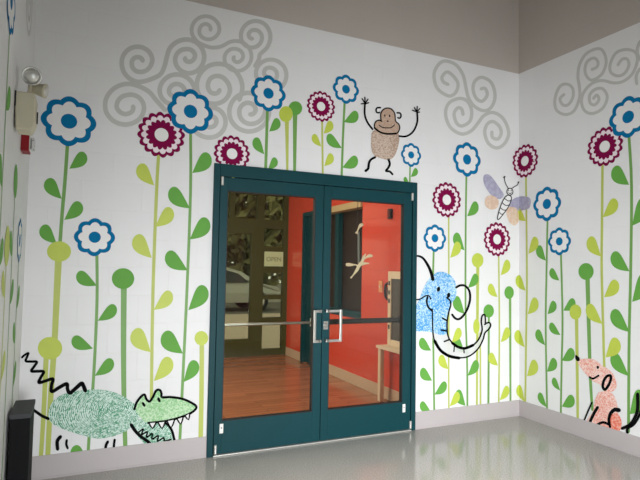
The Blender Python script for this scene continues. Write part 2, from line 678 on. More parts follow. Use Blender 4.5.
# ------------------------------------------------------------------ the double door
door = empty('door_1', (-2.163, 0, 0), 'teal metal double door with two large glass panes and steel pulls', 'door', None, 'structure')
YF = -0.022
obj('door_frame', boxes((DX0, DX0 + .045, YF, .12, 0, DZ), (DX1 - .045, DX1, YF, .12, 0, DZ), (DX0 + .045, DX1 - .045, YF, .12, DZ - .095, DZ)), M_teal, door, bevel=.003)
obj('threshold', boxes((DX0 + .048, DX1 - .048, -.03, .10, 0.0005, .011)), M_steel_light, door, bevel=.003)


def leaf(x0, x1, gx0, gx1, side):
    z0, z1, g0, g1 = .014, DZ - .1, .252, 2.0
    y0, y1 = -.012, .033
    lf = obj('door_leaf', boxes((x0, gx0, y0, y1, z0, z1), (gx1, x1, y0, y1, z0, z1), (gx0, gx1, y0, y1, z0, g0), (gx0, gx1, y0, y1, g1, z1)), M_teal, door, bevel=.002)
    t = .007
    obj('gasket', boxes((gx0, gx0 + t, y0 + .002, y1 - .002, g0, g1), (gx1 - t, gx1, y0 + .002, y1 - .002, g0, g1),
                        (gx0 + t, gx1 - t, y0 + .002, y1 - .002, g0, g0 + t), (gx0 + t, gx1 - t, y0 + .002, y1 - .002, g1 - t, g1)), M_gasket, lf)
    obj('glass_pane', boxes((gx0 + t, gx1 - t, .008, .014, g0 + t, g1 - t)), M_doorglass, lf)
    # D pull: flat bar with two arms
    hx = (gx1 - .012) if side < 0 else (gx0 + .085)
    sx = x1 - .034 if side < 0 else gx0 - .036
    a0, a1 = min(hx, sx), max(hx, sx)
    pl = boxes((hx - .010, hx + .010, -.066, -.052, .813, 1.076),
               (a0, a1, -.064, -.054, 1.054, 1.076), (a0, a1, -.064, -.054, .813, .835),
               (sx - .012, sx + .012, -.064, -.011, 1.053, 1.077), (sx - .012, sx + .012, -.064, -.011, .812, .836))
    tag(obj('pull_handle', pl, M_chrome, lf, bevel=.002))
    # crash bar on the far side
    pb = bmesh.new()
    tube(pb, [(gx0 - .03, .075, .962), (gx1 + .03, .075, .962)], .023 if side > 0 else .011, 12)
    for x in (gx0 - .03, gx1 + .03): box(pb, x - .02, x + .02, .032, .09, .93, .995)
    o = obj('push_bar', pb, M_gasket if side > 0 else M_chrome, lf, smooth=False)
    tag(o, 'dark push bar behind the glass' if side > 0 else 'thin silver push bar behind the glass')
    # pivots and the small plates
    px = x0 + .012 if side < 0 else x1 - .004
    for z in (2.035, .02):
        pv = bmesh.new()
        lathe(pv, (px, -.022, z), (0, 0, 1), [(.009, 0), (.011, .004), (.011, .062), (.009, .066)], 14)
        obj('pivot_hinge', pv, M_steel_light, lf, smooth=False)
    qx = gx0 - .0 if side < 0 else gx1 + .016
    plm = obj('corner_plate', boxes((qx - .014, qx + .014, -.0145, -.0118, .165, .235)), M_white, lf)
    db = bmesh.new()
    lathe(db, (qx, -.0144, .205), (0, -1, 0), [(.005, 0), (.004, .002)], 10)
    obj('screw', db, M_gasket, plm)
    return lf


leafL = leaf(DX0 + .051, -2.166, -2.980, -2.236, -1)
leafR = leaf(-2.160, DX1 - .051, -2.098, -1.372, 1)
lk = bmesh.new()
lathe(lk, (-2.128, -.0118, .945), (0, -1, 0), [(.018, 0), (.018, .006), (.012, .010)], 20)
box(lk, -2.148, -2.108, -.0145, -.0118, .912, .978)
obj('lock_cylinder', lk, M_chrome, leafR)

# ------------------------------------------------------------------ hall beyond the doors
SX, SY, HH = -0.888, 4.15, 2.95
struct('floor_hall', boxes((XL - .2, SX + .2, .2, SY + .1, -.1, 0), (DX0 + .02, DX1 - .02, 0, .2, -.1, 0)), M_wood, 'glossy oak strip floor of the hall beyond the doors', 'floor')
struct('ceiling_hall', boxes((XL, SX, .2, SY, HH, HH + .1)), M_ceil, 'ceiling of the hall beyond the doors', 'ceiling')
# coral side wall with the opening of a dark window-wall
OY0, OY1, OZ0, OZ1 = 1.62, 3.05, .80, 2.24
struct('wall_hall_right', boxes((SX, SX + .2, .2, OY0, 0, HH), (SX, SX + .2, 3.46, SY, 0, HH), (SX, SX + .2, OY0, 3.46, OZ1, HH), (SX, SX + .2, OY0, OY1, 0, OZ0)), M_coral,
       'glossy coral block wall seen through the glass doors', 'wall')
struct('wall_hall_left', boxes((XL - .2, XL, .2, SY, 0, HH)), M_hallwall, 'tan left wall of the hall', 'wall')
struct('baseboard_hall', boxes((SX - .01, SX - .0003, .2, OY1 - .02, .0005, .128), (SX - .01, SX - .0003, 3.47, SY - .06, .0005, .128)), M_hallbase, 'beige baseboard along the coral wall', 'baseboard')

w3 = empty('window_3', (SX, 2.3, OZ0), 'dark interior window with a cream frame in the coral wall', 'window', None, 'structure')
obj('window_frame', boxes((SX - .03, SX + .1, OY0, OY1, OZ1 - .082, OZ1)), mat('tan_window_head', (186, 160, 116), .5), w3, bevel=.003)
mu = bmesh.new()
box(mu, SX + .02, SX + .08, OY0 + .04, OY1, OZ0, OZ0 + .08)
for y in (2.35, OY1 - .06): box(mu, SX + .02, SX + .08, y - .05, y + .05, OZ0 + .08, OZ1 - .1)
obj('mullion', mu, M_teal, w3)
obj('window_pane', boxes((SX + .10, SX + .12, OY0, OY1, OZ0, OZ1)), M_darkglass, w3)
d2 = empty('door_2', (SX, 3.25, 0), 'dark teal door beside the interior window in the coral wall', 'door', None, 'structure')
obj('door_frame', boxes((SX - .02, SX + .12, 3.40, 3.455, 0, OZ1 - .001), (SX - .02, SX + .12, OY1, OY1 + .05, 0, OZ1 - .001), (SX - .02, SX + .12, OY1 + .05, 3.40, OZ1 - .06, OZ1 - .001)), M_teal, d2)
obj('door_leaf', boxes((SX + .03, SX + .08, OY1 + .052, 3.398, .01, OZ1 - .062)), M_teal, d2)

# far storefront
w1 = empty('window_1', (-2.5, SY, 0), 'bronze framed storefront windows and door at the far end of the hall', 'window', None, 'structure')
fm = bmesh.new()
Y0, Y1 = SY - .05, SY + .05
for x0, x1 in ((-.96, SX), (-1.42, -1.30), (-1.87, -1.79), (-3.05, -2.92), (-3.6, -3.5), (XL, XL + .07)): box(fm, x0, x1, Y0, Y1, 2.10 if x0 == -1.87 else 0, HH)
for z0, z1 in ((2.03, 2.17), (2.56, 2.70), (HH - .06, HH), (0, .10)):
    box(fm, XL + .07, -.96, Y0 + .004, Y1 - .004, z0, z1)
for z0, z1 in ((1.66, 1.74), (1.31, 1.40), (.89, .965), (.52, .60)): box(fm, -1.30, -.96, Y0 + .006, Y1 - .006, z0, z1)
obj('window_frame', fm, M_olivemetal, w1)
obj('door_stile', boxes((-1.50, -1.42, Y0 + .002, Y1 - .002, .10, 2.03), (-2.92, -2.84, Y0 + .002, Y1 - .002, .10, 2.03), (-2.84, -1.50, Y0 + .002, Y1 - .002, .10, .27), (-2.84, -1.50, Y0 + .002, Y1 - .002, 1.93, 2.03)), M_olivemetal, w1)
obj('window_pane', boxes((XL + .07, -.96, SY - .006, SY + .006, .10, HH - .06)), M_tint, w1)
# notice on the pane: pale sheet with a line of writing
sg = obj('notice', boxes((-1.29, -.97, SY - .056, SY - .052, 1.42, 1.655)), mat('pale_notice_paper', (190, 206, 160), 0.6), w1)
tc = bpy.data.curves.new('notice_text', 'FONT')
tc.body = 'OPEN'
tc.size = .10
tc.extrude = .0005
tc.align_x = 'CENTER'
tmp = bpy.data.objects.new('notice_text', tc)
COL.objects.link(tmp)
bpy.context.view_layer.update()
tme = bpy.data.meshes.new_from_object(tmp.evaluated_get(bpy.context.evaluated_depsgraph_get()))
bpy.data.objects.remove(tmp)
tme.materials.clear()
tme.materials.append(mat('notice_ink', (120, 116, 84), .6))
tt = bpy.data.objects.new('lettering', tme)
COL.objects.link(tt)
tt.parent = sg
tt.rotation_euler = (math.pi / 2, 0, 0)
tt.location = Vector((-1.13, SY - .0575, 1.50)) - world_loc(sg)

# things in the hall
hb = empty('framed_notice_board', (-.905, .95, .60), 'cream framed notice board standing on the narrow table against the coral wall', 'notice board')
obj('board_frame', boxes((-.93, -.893, .90, .96, .595, 1.39), (-.93, -.893, .20, .26, .595, 1.39), (-.93, -.893, .26, .90, 1.31, 1.39), (-.93, -.893, .26, .90, .595, .66)), M_cream, hb, bevel=.004)
obj('board_panel', boxes((-.915, -.897, .26, .90, .66, 1.31)), mat('dark_board_panel', (72, 66, 56), .5, noise=.5, nscale=14), hb)
bk = bmesh.new()
for z in (1.24, 1.14, 1.05, .84, .77):
    box(bk, -.9335, -.93, .915, .945, z, z + .045)
obj('black_marks', bk, M_gasket, hb)
tb = empty('console_table', (-.95, .7, 0), 'narrow cream console table against the coral wall behind the right door', 'table')
obj('tabletop', boxes((-1.035, -.892, .20, 1.02, .562, .592)), M_cream, tb, bevel=.004)
for y in (.97, .24):
    obj('leg', boxes((-1.02, -.97, y - .02, y + .03, 0, .562)), M_cream, tb, bevel=.003)
sp = empty('switch_plate', (SX - .004, 1.17, 1.2), 'small tan wall plate on the coral wall left of the notice board', 'switch plate')
obj('plate', boxes((SX - .010, SX - .0005, 1.13, 1.21, 1.15, 1.28)), mat('tan_plate', (222, 150, 96), .5), sp, bevel=.003)
obj('toggle', boxes((SX - .020, SX - .010, 1.16, 1.18, 1.20, 1.23)), M_cream, sp)
ws = empty('wall_speaker', (SX, .98, 2.0), 'small dark box mounted high on the coral wall', 'wall box')
obj('housing', boxes((SX - .035, SX - .0005, .94, 1.0, 1.965, 2.075)), M_gasket, ws, bevel=.006)
obj('face_plate', boxes((SX - .040, SX - .035, .95, .99, 1.98, 2.06)), mat('dark_red_plate', (110, 34, 30), .4), ws)
ph = empty('wall_phone', (SX, 1.0, 1.1), 'small black curled handset hanging on the coral wall beside the notice board', 'wall phone')
hs = bmesh.new()
tube(hs, cat_rom([(SX - .02, .995, 1.26), (SX - .035, 1.02, 1.23), (SX - .035, 1.02, 1.12), (SX - .02, .99, 1.08)], 5), .014, 8)
obj('handset', hs, M_gasket, ph, smooth=True)
obj('cradle', boxes((SX - .02, SX - .0005, .985, 1.02, 1.12, 1.22)), M_gasket, ph)
hl = empty('ceiling_light', (-2.6, 1.6, HH), 'flat ceiling light panel in the hall beyond the doors', 'ceiling light')
obj('light_frame', boxes((-3.23, -1.97, 1.27, 1.93, HH - .012, HH - .0005)), M_white, hl)

# hanging rope with knotted cream rags, just behind the right door
rp = empty('hanging_rope', (-1.56, .5, HH), 'rope with knotted cream cloth strips hanging behind the right glass pane', 'hanging rope')
M_rag = mat('cream_rag', (244, 222, 192), .8, noise=.08)


def at(px, py, Y):
    d = ray(px, py)
    return CAM + d * ((Y - CAM.y) / d.y)


rb = bmesh.new()
tube(rb, [(-1.563, .5, HH), at(357.5, 225, .5)], .003, 6)
obj('cord', rb, M_gasket, rp)
rb = bmesh.new()
tube(rb, [at(358.5, 232, .5), at(358.6, 250, .5), at(358.8, 266, .5)], .010, 8)
obj('rope', rb, mat('grey_rope', (122, 124, 120), .8), rp)


def rag(pts, w):
    bm = bmesh.new()
    q = cat_rom([tuple(at(x, y, .5 - .02)) for x, y in pts], 5)
    n = len(q)
    tube(bm, q, w, 8, [w * (0.75 + 0.35 * math.sin(i * .5)) for i in range(n)])
    for v in bm.verts: v.co.y = .48 + (v.co.y - .48) * .6
    return bm


obj('cloth_strip', rag([(363, 224.5), (360, 226), (357.5, 231), (356.5, 233.5)], .0155), M_rag, rp, smooth=True)
obj('cloth_strip', rag([(346, 264.5), (351, 264.8), (356, 265), (358, 268), (354, 274), (350.8, 278)], .0155), M_rag, rp, smooth=True)
obj('cloth_strip', rag([(358, 268), (361, 263), (365, 258.5), (369, 256), (372.5, 256)], .0155), M_rag, rp, smooth=True)
obj('cloth_strip', rag([(359, 265), (364, 263.5), (369, 263.5)], .0155), M_rag, rp, smooth=True)
obj('cloth_strip', rag([(362, 262), (364, 257), (365.5, 254)], .0155), M_rag, rp, smooth=True)

# ------------------------------------------------------------------ outside, beyond the storefront
struct('ground_pavement', boxes((-14, 12, SY + .1, 11.4, -.12, -.02)), M_pave, 'pale concrete pavement outside the far windows', 'pavement')
struct('ground_road', boxes((-22, 30, 11.4, 40, -.16, -.06)), M_asphalt, 'asphalt car park outside the far windows', 'road')


def car(x0, y0):
    c = empty('parked_car', (x0, y0, -.06), 'silver parked car seen through the far windows', 'car')
    bm = bmesh.new()
    prof = [(-2.2, .30), (-2.22, .62), (-2.05, .80), (-1.75, .90), (-1.25, 1.30), (-.7, 1.42), (.3, 1.43), (.85, 1.28), (1.35, .93), (2.05, .80), (2.22, .60), (2.22, .30)]
    rows = []
    for s, ins in ((-.85, 0), (-.86, 0), (.86, 0), (.85, 0)):
        rows.append([bm.verts.new((x0 + x, y0 + (s * (.82 if z > 1.0 else 1.0)), z - .06)) for x, z in prof])
    for a, b in zip(rows, rows[1:]):
        for i in range(len(prof)):
            j = (i + 1) % len(prof)
            bm.faces.new((a[i], a[j], b[j], b[i]))
    bm.faces.new(rows[0])
    bm.faces.new(list(reversed(rows[-1])))
    obj('car_body', bm, M_silver, c, bevel=.04)
    for xs in ([(-1.2, .94), (-1.02, 1.24), (-.55, 1.34), (-.25, 1.34), (-.25, .94)], [(-.15, .94), (-.15, 1.34), (.28, 1.34), (.72, 1.22), (1.05, .94)]):
        b2 = bmesh.new()
        f = [b2.verts.new((x0 + x, y0 - (.875 - (z - .94) * .40), z - .06)) for x, z in xs]
        g = [b2.verts.new((x0 + x, y0 - (.835 - (z - .94) * .40), z - .06)) for x, z in xs]
        b2.faces.new(f)
        b2.faces.new(list(reversed(g)))
        for i in range(len(xs)):
            j = (i + 1) % len(xs)
            b2.faces.new((f[j], f[i], g[i], g[j]))
        obj('car_window', b2, M_carglass, c)
    for x in (-1.38, 1.38):
        for s in (-1, 1):
            b3 = bmesh.new()
            lathe(b3, (x0 + x, y0 + s * .70, .27), (0, s, 0), [(.20, 0), (.33, .01), (.335, .05), (.335, .17), (.31, .19), (.22, .19)], 24)
            w = obj('wheel', b3, M_tyre, c, smooth=False)
            b4 = bmesh.new()
            lathe(b4, (x0 + x, y0 + s * .885, .27), (0, s, 0), [(.21, 0), (.20, .008), (.05, .016)], 16)
            obj('hubcap', b4, M_chrome, w)
    return c


car(.0, 13.4)


def tree(x, y, r, h, label):
    t = empty('tree', (x, y, -.06), label, 'tree', 'trees beyond the car park')
    bm = bmesh.new()
    tube(bm, [(x, y, -.06), (x + .05, y, h * .5), (x, y, h * .8)], .16, 8, [.2, .16, .08])
    obj('trunk', bm, M_trunk, t)
    bm = bmesh.new()
    for k in range(3000):
        a, b = random.random() * 2 * math.pi, math.acos(2 * random.random() - 1)
        rr = r * (0.35 + .75 * random.random() ** .6)
        c = Vector((x + rr * math.sin(b) * math.cos(a), y + rr * math.sin(b) * math.sin(a), h * .62 + rr * math.cos(b) * h * .55 / r))
        u = Vector((random.uniform(-1, 1), random.uniform(-1, 1), random.uniform(-1, 1))).normalized()
        v = u.orthogonal().normalized()
        s = random.uniform(.18, .42)
        bm.faces.new([bm.verts.new(c + u * s), bm.verts.new(c + v * s * .6), bm.verts.new(c - u * s), bm.verts.new(c - v * s * .6)])
    obj('foliage', bm, M_foliage, t)


for i, (x, y, r, h, w) in enumerate([(-7.5, 19, 2.2, 6.5, 'leftmost leafy green tree beyond the parked car'), (-2.2, 19.5, 2.3, 7.5, 'tall leafy green tree behind the parked car, left of centre'),
                                     (3.1, 19, 2.2, 6.6, 'leafy green tree right behind the car front'), (8.4, 20.0, 2.3, 7.2, 'rightmost leafy green tree beyond the car park')]):
    tree(x, y, r, h, w)

# ------------------------------------------------------------------ mural: plants
CLOUD, STEM, LEAF, BLOOM, FIG = .0006, .0010, .0014, .0022, .0040


def leafshape(b, t, w=0.56):
    """teardrop: pointed at the stem, round at the far end, in wall coordinates"""
    b, t = uz(*b), uz(*t)
    ax = Vector((t[0] - b[0], t[1] - b[1]))
    L = ax.length * 1.06
    ax.normalize()
    nx = Vector((-ax.y, ax.x))
    if nx.y < 0: nx = -nx
    out = []
    for k in range(30):
        a = 2 * math.pi * k / 30
        s = (1 - math.cos(a)) / 2
        lat = math.sin(a) * (math.sin(a / 2) ** 1.1) / .77 * w * L / 2
        bend = -.10 * L * math.sin(math.pi * s) * (1 if ax.y < .99 else 0)
        p = ax * (L * (s * 1.04 - .05)) + nx * (lat + bend)
        out.append((b[0] + p.x, b[1] + p.y))
    return out


def radius(cx, cy, ry):
    return (uz(cx, cy - ry)[1] - uz(cx, cy + ry)[1]) / 2


def plant(kind, label, c, ry, stem, leaves, w, group, green=None):
    """kind daisy | pinwheel | bud ; c centre, ry half height, stem points, leaves (base, tip), w stem width"""
    dark = green if green is not None else (kind == 'daisy')
    u, z = uz(c[0], c[1])
    ub, zb = uz(*stem[-1])
    name = {'daisy': 'painted_daisy', 'pinwheel': 'painted_pinwheel_flower', 'bud': 'painted_round_bud'}[kind]
    root = empty(name, fold(ub, max(zb, 0), 0.0005), label, 'painted bud' if kind == 'bud' else 'painted flower', group)
    dz = random.uniform(0, .00015)
    obj('stem', stroke(stem, w, STEM + dz, 4), M_stem if dark else M_ostem, root)
    for b, t in leaves:
        obj('leaf', fill([leafshape(b, t)], LEAF + dz), M_green if dark else M_olive, root)
    R = radius(c[0], c[1], ry)
    if kind == 'daisy':
        ph = math.pi / 2
        obj('petals', fill([scallop(u, z, R * .84, 8, .20, ph)], BLOOM + dz), M_paper, root)
        obj('petal_outline', fill([scallop(u, z, R, 8, .13, ph), scallop(u, z, R * .79, 8, .19, ph)], BLOOM + .0001 + dz), M_blue, root)
        obj('flower_center', fill([disc(u, z, R * .295)], BLOOM + .0002 + dz), M_blue, root)
    elif kind == 'pinwheel':
        obj('outer_petals', fill([scallop(u, z, R, 16, .12, .1, 8)], BLOOM - .0004 + dz), M_burg, root)
        obj('pale_ring', fill([scallop(u, z, R * .84, 16, .15, .1, 8, .8)], BLOOM - .0003 + dz), M_pink, root)
        obj('inner_petals', fill([scallop(u, z, R * .66, 16, .17, .1 + math.pi / 16, 8)], BLOOM - .0002 + dz), M_burg, root)
        obj('flower_center', fill([disc(u, z, R * .29)], BLOOM - .0001 + dz), M_paper, root)
    else:
        rx = ry if len(c) < 3 else c[2]
        obj('bud_head', fill([[uz(*q) for q in ell(c[0], c[1], rx, ry, 32)]], LEAF + .0004 + dz), M_green if dark else M_olive, root)
    return root


DG, PG, BG = 'blue outlined daisies of the mural', 'burgundy pinwheel flowers of the mural', 'round buds on stalks of the mural'
plants = [
    # left of the doors
    ('daisy', 'large blue daisy farthest left, highest on the left edge of the door wall', (69, 121.3), 25, [(67.5, 144), (65, 180), (62, 215), (59.5, 250)],
     [((70, 168), (84, 153.5)), ((61, 198), (48.5, 179.5)), ((65, 219), (79.5, 203)), ((56, 243), (43.5, 226))], 3.6, DG),
    ('bud', 'lime bud the large left daisy stem grows into', (59, 251.5, 12), 10.2, [(58.5, 258), (56.5, 300), (54.5, 342), (50.5, 400), (47.5, 462)], [], (7, 5), BG),
    ('bud', 'large lime bud just above the tail of the green crocodile', (50, 348.2, 12.2), 11.3, [(46.2, 356), (43.8, 410), (40.5, 462)], [], (5.2, 4.2), BG),
    ('daisy', 'medium blue daisy low on the left, above the back of the crocodile', (94.7, 237.2), 19, [(96.8, 254), (97, 300), (94, 370), (89.5, 430), (88, 456)],
     [((96, 285), (78.5, 273)), ((98.5, 320), (114.5, 306)), ((92, 348), (73.5, 338)), ((95.5, 375), (111.5, 360)), ((87, 461), (74, 447))], 3.1, DG),
    ('bud', 'large green bud left of the doors above the crocodile head', (123, 278.6, 11.2), 10.4, [(123.8, 286), (123.5, 350), (124, 400), (125.5, 455)], [], (6, 4.2), BG, True),
    ('pinwheel', 'large burgundy flower left of the doors, touching the big blue daisy', (161.5, 134.8), 23, [(158.5, 156), (156.5, 192), (153, 288), (151.5, 384), (151, 452)],
     [((153.5, 184.5), (140.5, 165)), ((156, 226), (170.5, 209)), ((151, 257), (137, 236)), ((154.5, 309), (170, 292.5)), ((150, 351), (135.5, 330)), ((154.5, 380), (169, 358.5))], 3.3, PG),
    ('daisy', 'largest blue daisy left of the doors, overlapping the burgundy flower', (190.5, 111.5), 22.5, [(190.5, 132), (190.5, 192), (187, 288), (182.5, 384), (179.5, 446)],
     [((193, 172), (208, 154.5)), ((189, 207.5), (171.5, 189)), ((190.5, 238.5), (206.5, 219.5)), ((186.5, 269.5), (168, 253)), ((189, 309), (204, 287)), ((182, 352.5), (165, 333)), ((184, 381), (195, 361.5))], 2.9, DG),
    ('bud', 'small lime bud squeezed between the big blue daisy stem and the door frame', (201.3, 338.2, 6.8), 7.2, [(201.8, 343), (201.5, 390), (200.5, 444)], [], 4.6, BG),
    ('pinwheel', 'burgundy flower cut off by the top left corner of the door frame', (232, 153.8), 18.5, [(233, 168), (233, 180)], [], 2.5, PG),
    # above the doors
    ('daisy', 'blue daisy above the left door, in front of the grey cloud', (268.4, 93.4), 18.2, [(267.3, 110), (266.5, 140), (265.5, 172)],
     [((269.5, 131), (278, 119.5)), ((263.8, 153.5), (255.5, 138.5)), ((268.5, 169), (275.5, 158.5))], 2.9, DG),
    ('bud', 'lime bud above the left door, beside a green bud', (285.8, 114.2, 6.8), 8, [(286.8, 120), (287.3, 175)], [], (4.2, 1.8), BG),
    ('bud', 'green bud above the left door, beside a lime bud', (295.3, 108.3, 6.8), 7, [(295, 113), (294.5, 176)], [], (4.6, 2.6), BG, True),
    ('pinwheel', 'small burgundy flower above the doors, beside the monkey\'s daisy', (321, 106.5), 15.5, [(322, 121), (322.8, 178)],
     [((324, 133), (331, 122)), ((321, 146), (313.5, 135)), ((324.5, 165.5), (331.5, 154.5))], 1.9, PG),
    ('daisy', 'blue daisy above the doors, just left of the monkey', (345.9, 89.3), 14.6, [(344.5, 103), (342.8, 140), (341.5, 180)],
     [((344.5, 121.5), (357, 113)), ((341, 147.5), (328, 135.5)), ((343, 167), (356.5, 158))], 2.2, DG),
    ('daisy', 'tiny blue daisy above the right door corner, under the right arm of the monkey', (411, 155), 12, [(410, 166), (409.7, 186)],
     [((411, 176.5), (416.5, 169)), ((409, 184), (404.5, 177.5))], 1.5, DG),
    # right of the doors
    ('daisy', 'small blue daisy directly above the elephant', (434.8, 238.2), 13.8, [(433.6, 251), (432.5, 300), (433.3, 350), (434.2, 413)],
     [((430.5, 350), (420.5, 339.5)), ((431.5, 380), (421.5, 369.5)), ((435, 394), (445.5, 383)), ((430, 411), (421, 403))], 1.9, DG),
    ('pinwheel', 'burgundy flower right of the doors, lower left of the tall daisy', (446.7, 199.8), 17.8, [(448.6, 216), (448.8, 300), (448.6, 360), (448.8, 412)],
     [((450.5, 257), (458.5, 243)), ((452, 342), (459.5, 329)), ((447.8, 368.5), (440.5, 356)), ((450, 405.5), (458, 393))], 1.5, PG),
    ('daisy', 'blue daisy right of the doors, highest on that part of the wall', (466.9, 159.5), 17.3, [(466.3, 176), (465.6, 232), (465.5, 310), (467, 360), (467.3, 410)],
     [((467.5, 215.5), (476.5, 203)), ((464, 249.5), (455.5, 234)), ((468.5, 287), (476.5, 275)), ((464, 313), (455.5, 297.5)), ((464, 352), (456, 339)), ((468, 375), (477, 361.5)), ((465, 405), (457.5, 391))], 1.8, DG),
    ('bud', 'lime bud right of the elephant head, on a tapering lime stalk', (477.5, 260.3, 5.8), 7.2, [(477.7, 266), (477.3, 330), (476.8, 408)], [], (3.2, 1.8), BG),
    ('bud', 'pale lime bud behind the tip of the elephant trunk', (476.3, 326.5, 3.2), 7.5, [(480.2, 333), (480.4, 408)], [], 1.6, BG),
    ('bud', 'green bud right above the tip of the elephant trunk', (488.6, 311, 5.2), 6.6, [(488.8, 316), (488.3, 408)], [], 2.0, BG, True),
    ('pinwheel', 'burgundy flower under the butterfly', (497, 239.3), 17.3, [(498.6, 254), (499.3, 330), (498.6, 407)],
     [((501, 274.5), (508, 261)), ((497, 296.5), (489.5, 285)), ((501, 341.5), (508, 328.5)), ((497.5, 365), (490, 354)), ((500, 399.5), (507.5, 387))], 1.5, PG),
    ('bud', 'green bud close to the right corner, under the burgundy flower', (509, 292.6, 4.7), 6.4, [(510, 297), (510.2, 350), (510.4, 406)], [], (2.4, 1.8), BG, True),
    # right wall
    ('pinwheel', 'burgundy flower wrapped round the corner above the butterfly', (525, 161), 16.8, [(526, 176), (527, 274), (526.3, 330), (525.2, 410)],
     [((525.5, 220.5), (517.5, 209.5)), ((528.8, 253), (536, 238)), ((525.3, 290), (517.5, 276.5)), ((528.2, 313.5), (536, 299)), ((524.5, 346.5), (516.5, 331.5)), ((527.5, 375.5), (535.5, 361.5)), ((524.5, 401), (518.5, 386))], 1.8, PG),
    ('daisy', 'blue daisy on the right wall nearest the corner, the upper of a pair', (547, 204), 17.3, [(547.6, 220), (546.5, 276), (545.8, 330), (547.3, 415)],
     [((545.6, 260), (538.5, 246.5)), ((548, 313.5), (554.5, 302)), ((544.8, 344.5), (537.5, 330.5)), ((547.5, 371), (555, 359.5)), ((546.5, 406.5), (539.5, 393.5))], 1.8, DG),
    ('daisy', 'small blue daisy on the right wall, the lower of a pair', (559.4, 241.4), 14, [(561, 254), (562.6, 318), (561.6, 370), (560.8, 420)],
     [((559, 280), (551, 269.5)), ((564, 310), (574, 300)), ((560, 334.5), (550.5, 324)), ((562.5, 360), (573, 350)), ((560, 390), (553.5, 378.5)), ((562.5, 406), (573, 397))], 1.9, DG),
    ('bud', 'small lime bud on the right wall above the nose of the dog', (575.6, 312, 5.9), 7.6, [(576.6, 318), (577.3, 370), (577.9, 424)], [], (3.4, 2.4), BG),
    ('bud', 'green bud on the right wall, the taller one above the dog', (586.2, 271.5, 7.6), 8.4, [(587.6, 278), (589, 330), (590.5, 380), (592.5, 410)], [], (4.4, 2.4), BG, True),
    ('pinwheel', 'large burgundy flower on the right wall, touching the big daisy', (604.8, 146.6), 19.8, [(602.6, 165), (602, 230), (601.8, 270), (603.6, 340), (605.8, 420)],
     [((603.5, 216.5), (615.5, 200)), ((600.5, 255.5), (590, 238)), ((604.8, 296.5), (616.5, 281.5)), ((601.8, 323), (588.5, 305.5)), ((606.3, 356.5), (617, 339.5))], 2.5, PG),
    ('daisy', 'large blue daisy at the right edge of the right wall', (628.3, 117), 20.8, [(629, 136), (631.6, 186), (630.8, 270), (629.2, 340), (628.6, 432)],
     [((628.5, 184), (614.5, 168)), ((632.8, 224.5), (645.5, 199)), ((628.8, 270.5), (613.5, 253.5)), ((633, 300.5), (647, 275)), ((628.8, 331), (613.5, 311)), ((628, 375), (613.5, 354.5)), ((630.5, 413), (642, 392))], 2.9, DG),
]
for p in plants:
    k, label, c, ry, stem, leaves, w, g = p[:8]
    plant(k, label, c, ry, stem, leaves, w, g, p[8] if len(p) > 8 else None)


# plants of the left wall, in wall coordinates directly: (distance from the corner, height)
def side_plant(kind, label, d, z, R, leaves, group, green):
    u = XL - d
    name = 'painted_daisy' if kind == 'daisy' else 'painted_round_bud'
    root = empty(name, fold(u, ZB, .0005), label, 'painted flower' if kind == 'daisy' else 'painted bud', group)
    obj('stem', fill([[(u - .012, ZB), (u + .012, ZB), (u + .012, z - R * .9), (u - .012, z - R * .9)]], STEM), M_stem if green else M_ostem, root)
    for zz, s in leaves:
        out = []
        for k in range(30):
            a = 2 * math.pi * k / 30
            q = (1 - math.cos(a)) / 2 * .17
            lat = math.sin(a) * math.sin(a / 2) / .77 * .05
            out.append((u + s * (.01 + q * .72 - lat * .69), zz + q * .69 + lat * .72))
        obj('leaf', fill([out], LEAF), M_green if green else M_olive, root)
    if kind == 'daisy':
        obj('petals', fill([scallop(u, z, R * .84, 8, .2, math.pi / 2)], BLOOM), M_paper, root)
        obj('petal_outline', fill([scallop(u, z, R, 8, .13, math.pi / 2), scallop(u, z, R * .83, 8, .2, math.pi / 2)], BLOOM + .0001), M_blue, root)
        obj('flower_center', fill([disc(u, z, R * .285)], BLOOM + .0002), M_blue, root)
    else:
        obj('bud_head', fill([disc(u, z, R)], LEAF + .0004), M_green if green else M_olive, root)


side_plant('daisy', 'blue daisy on the left wall, stretched thin beside the corner', .42, 1.55, .13, [(.95, -1), (1.15, 1), (.7, 1)], DG, True)
side_plant('bud', 'green bud on the left wall seen edge-on under the red alarm', .78, 1.85, .09, [(1.2, 1), (1.45, -1)], BG, True)
side_plant('bud', 'lime bud on the left wall seen edge-on near the black box', 1.02, 1.5, .10, [(1.25, -1), (.85, 1)], BG, False)
side_plant('daisy', 'blue daisy on the left wall at the left picture edge', 1.30, 2.6, .16, [(2.1, 1), (1.75, -1), (1.4, 1), (1.1, -1)], DG, True)

# ------------------------------------------------------------------ mural: clouds
CG = 'grey swirl clouds of the mural'


def spiral(cx, cy, a0, a1, rad):
    """screen angles in degrees, anticlockwise positive; rad sampled every quarter turn"""
    n = int(abs(a1 - a0) / 30) + 1
    out = []
    for i in range(n + 1):
        t = i / n
        a = math.radians(a0 + (a1 - a0) * t)
        f = abs(a1 - a0) * t / 90
        k = min(int(f), len(rad) - 2)
        r = rad[k] + (rad[k + 1] - rad[k]) * min(1, f - k)
        out.append((cx + r * math.cos(a), cy - r * math.sin(a)))
    return out


def cloud(label, curls):
    c0 = uz(*curls[0][1][0])
    zs = min(uz(*q)[1] for _, P, _ in curls for q in P)
    root = empty('painted_swirl_cloud', fold(c0[0], zs, .0005), label, 'painted cloud', CG)
    for i, (nm, P, w) in enumerate(curls):
        obj('curl', stroke(P, w, CLOUD + i * .00004, 4), M_cloud, root)


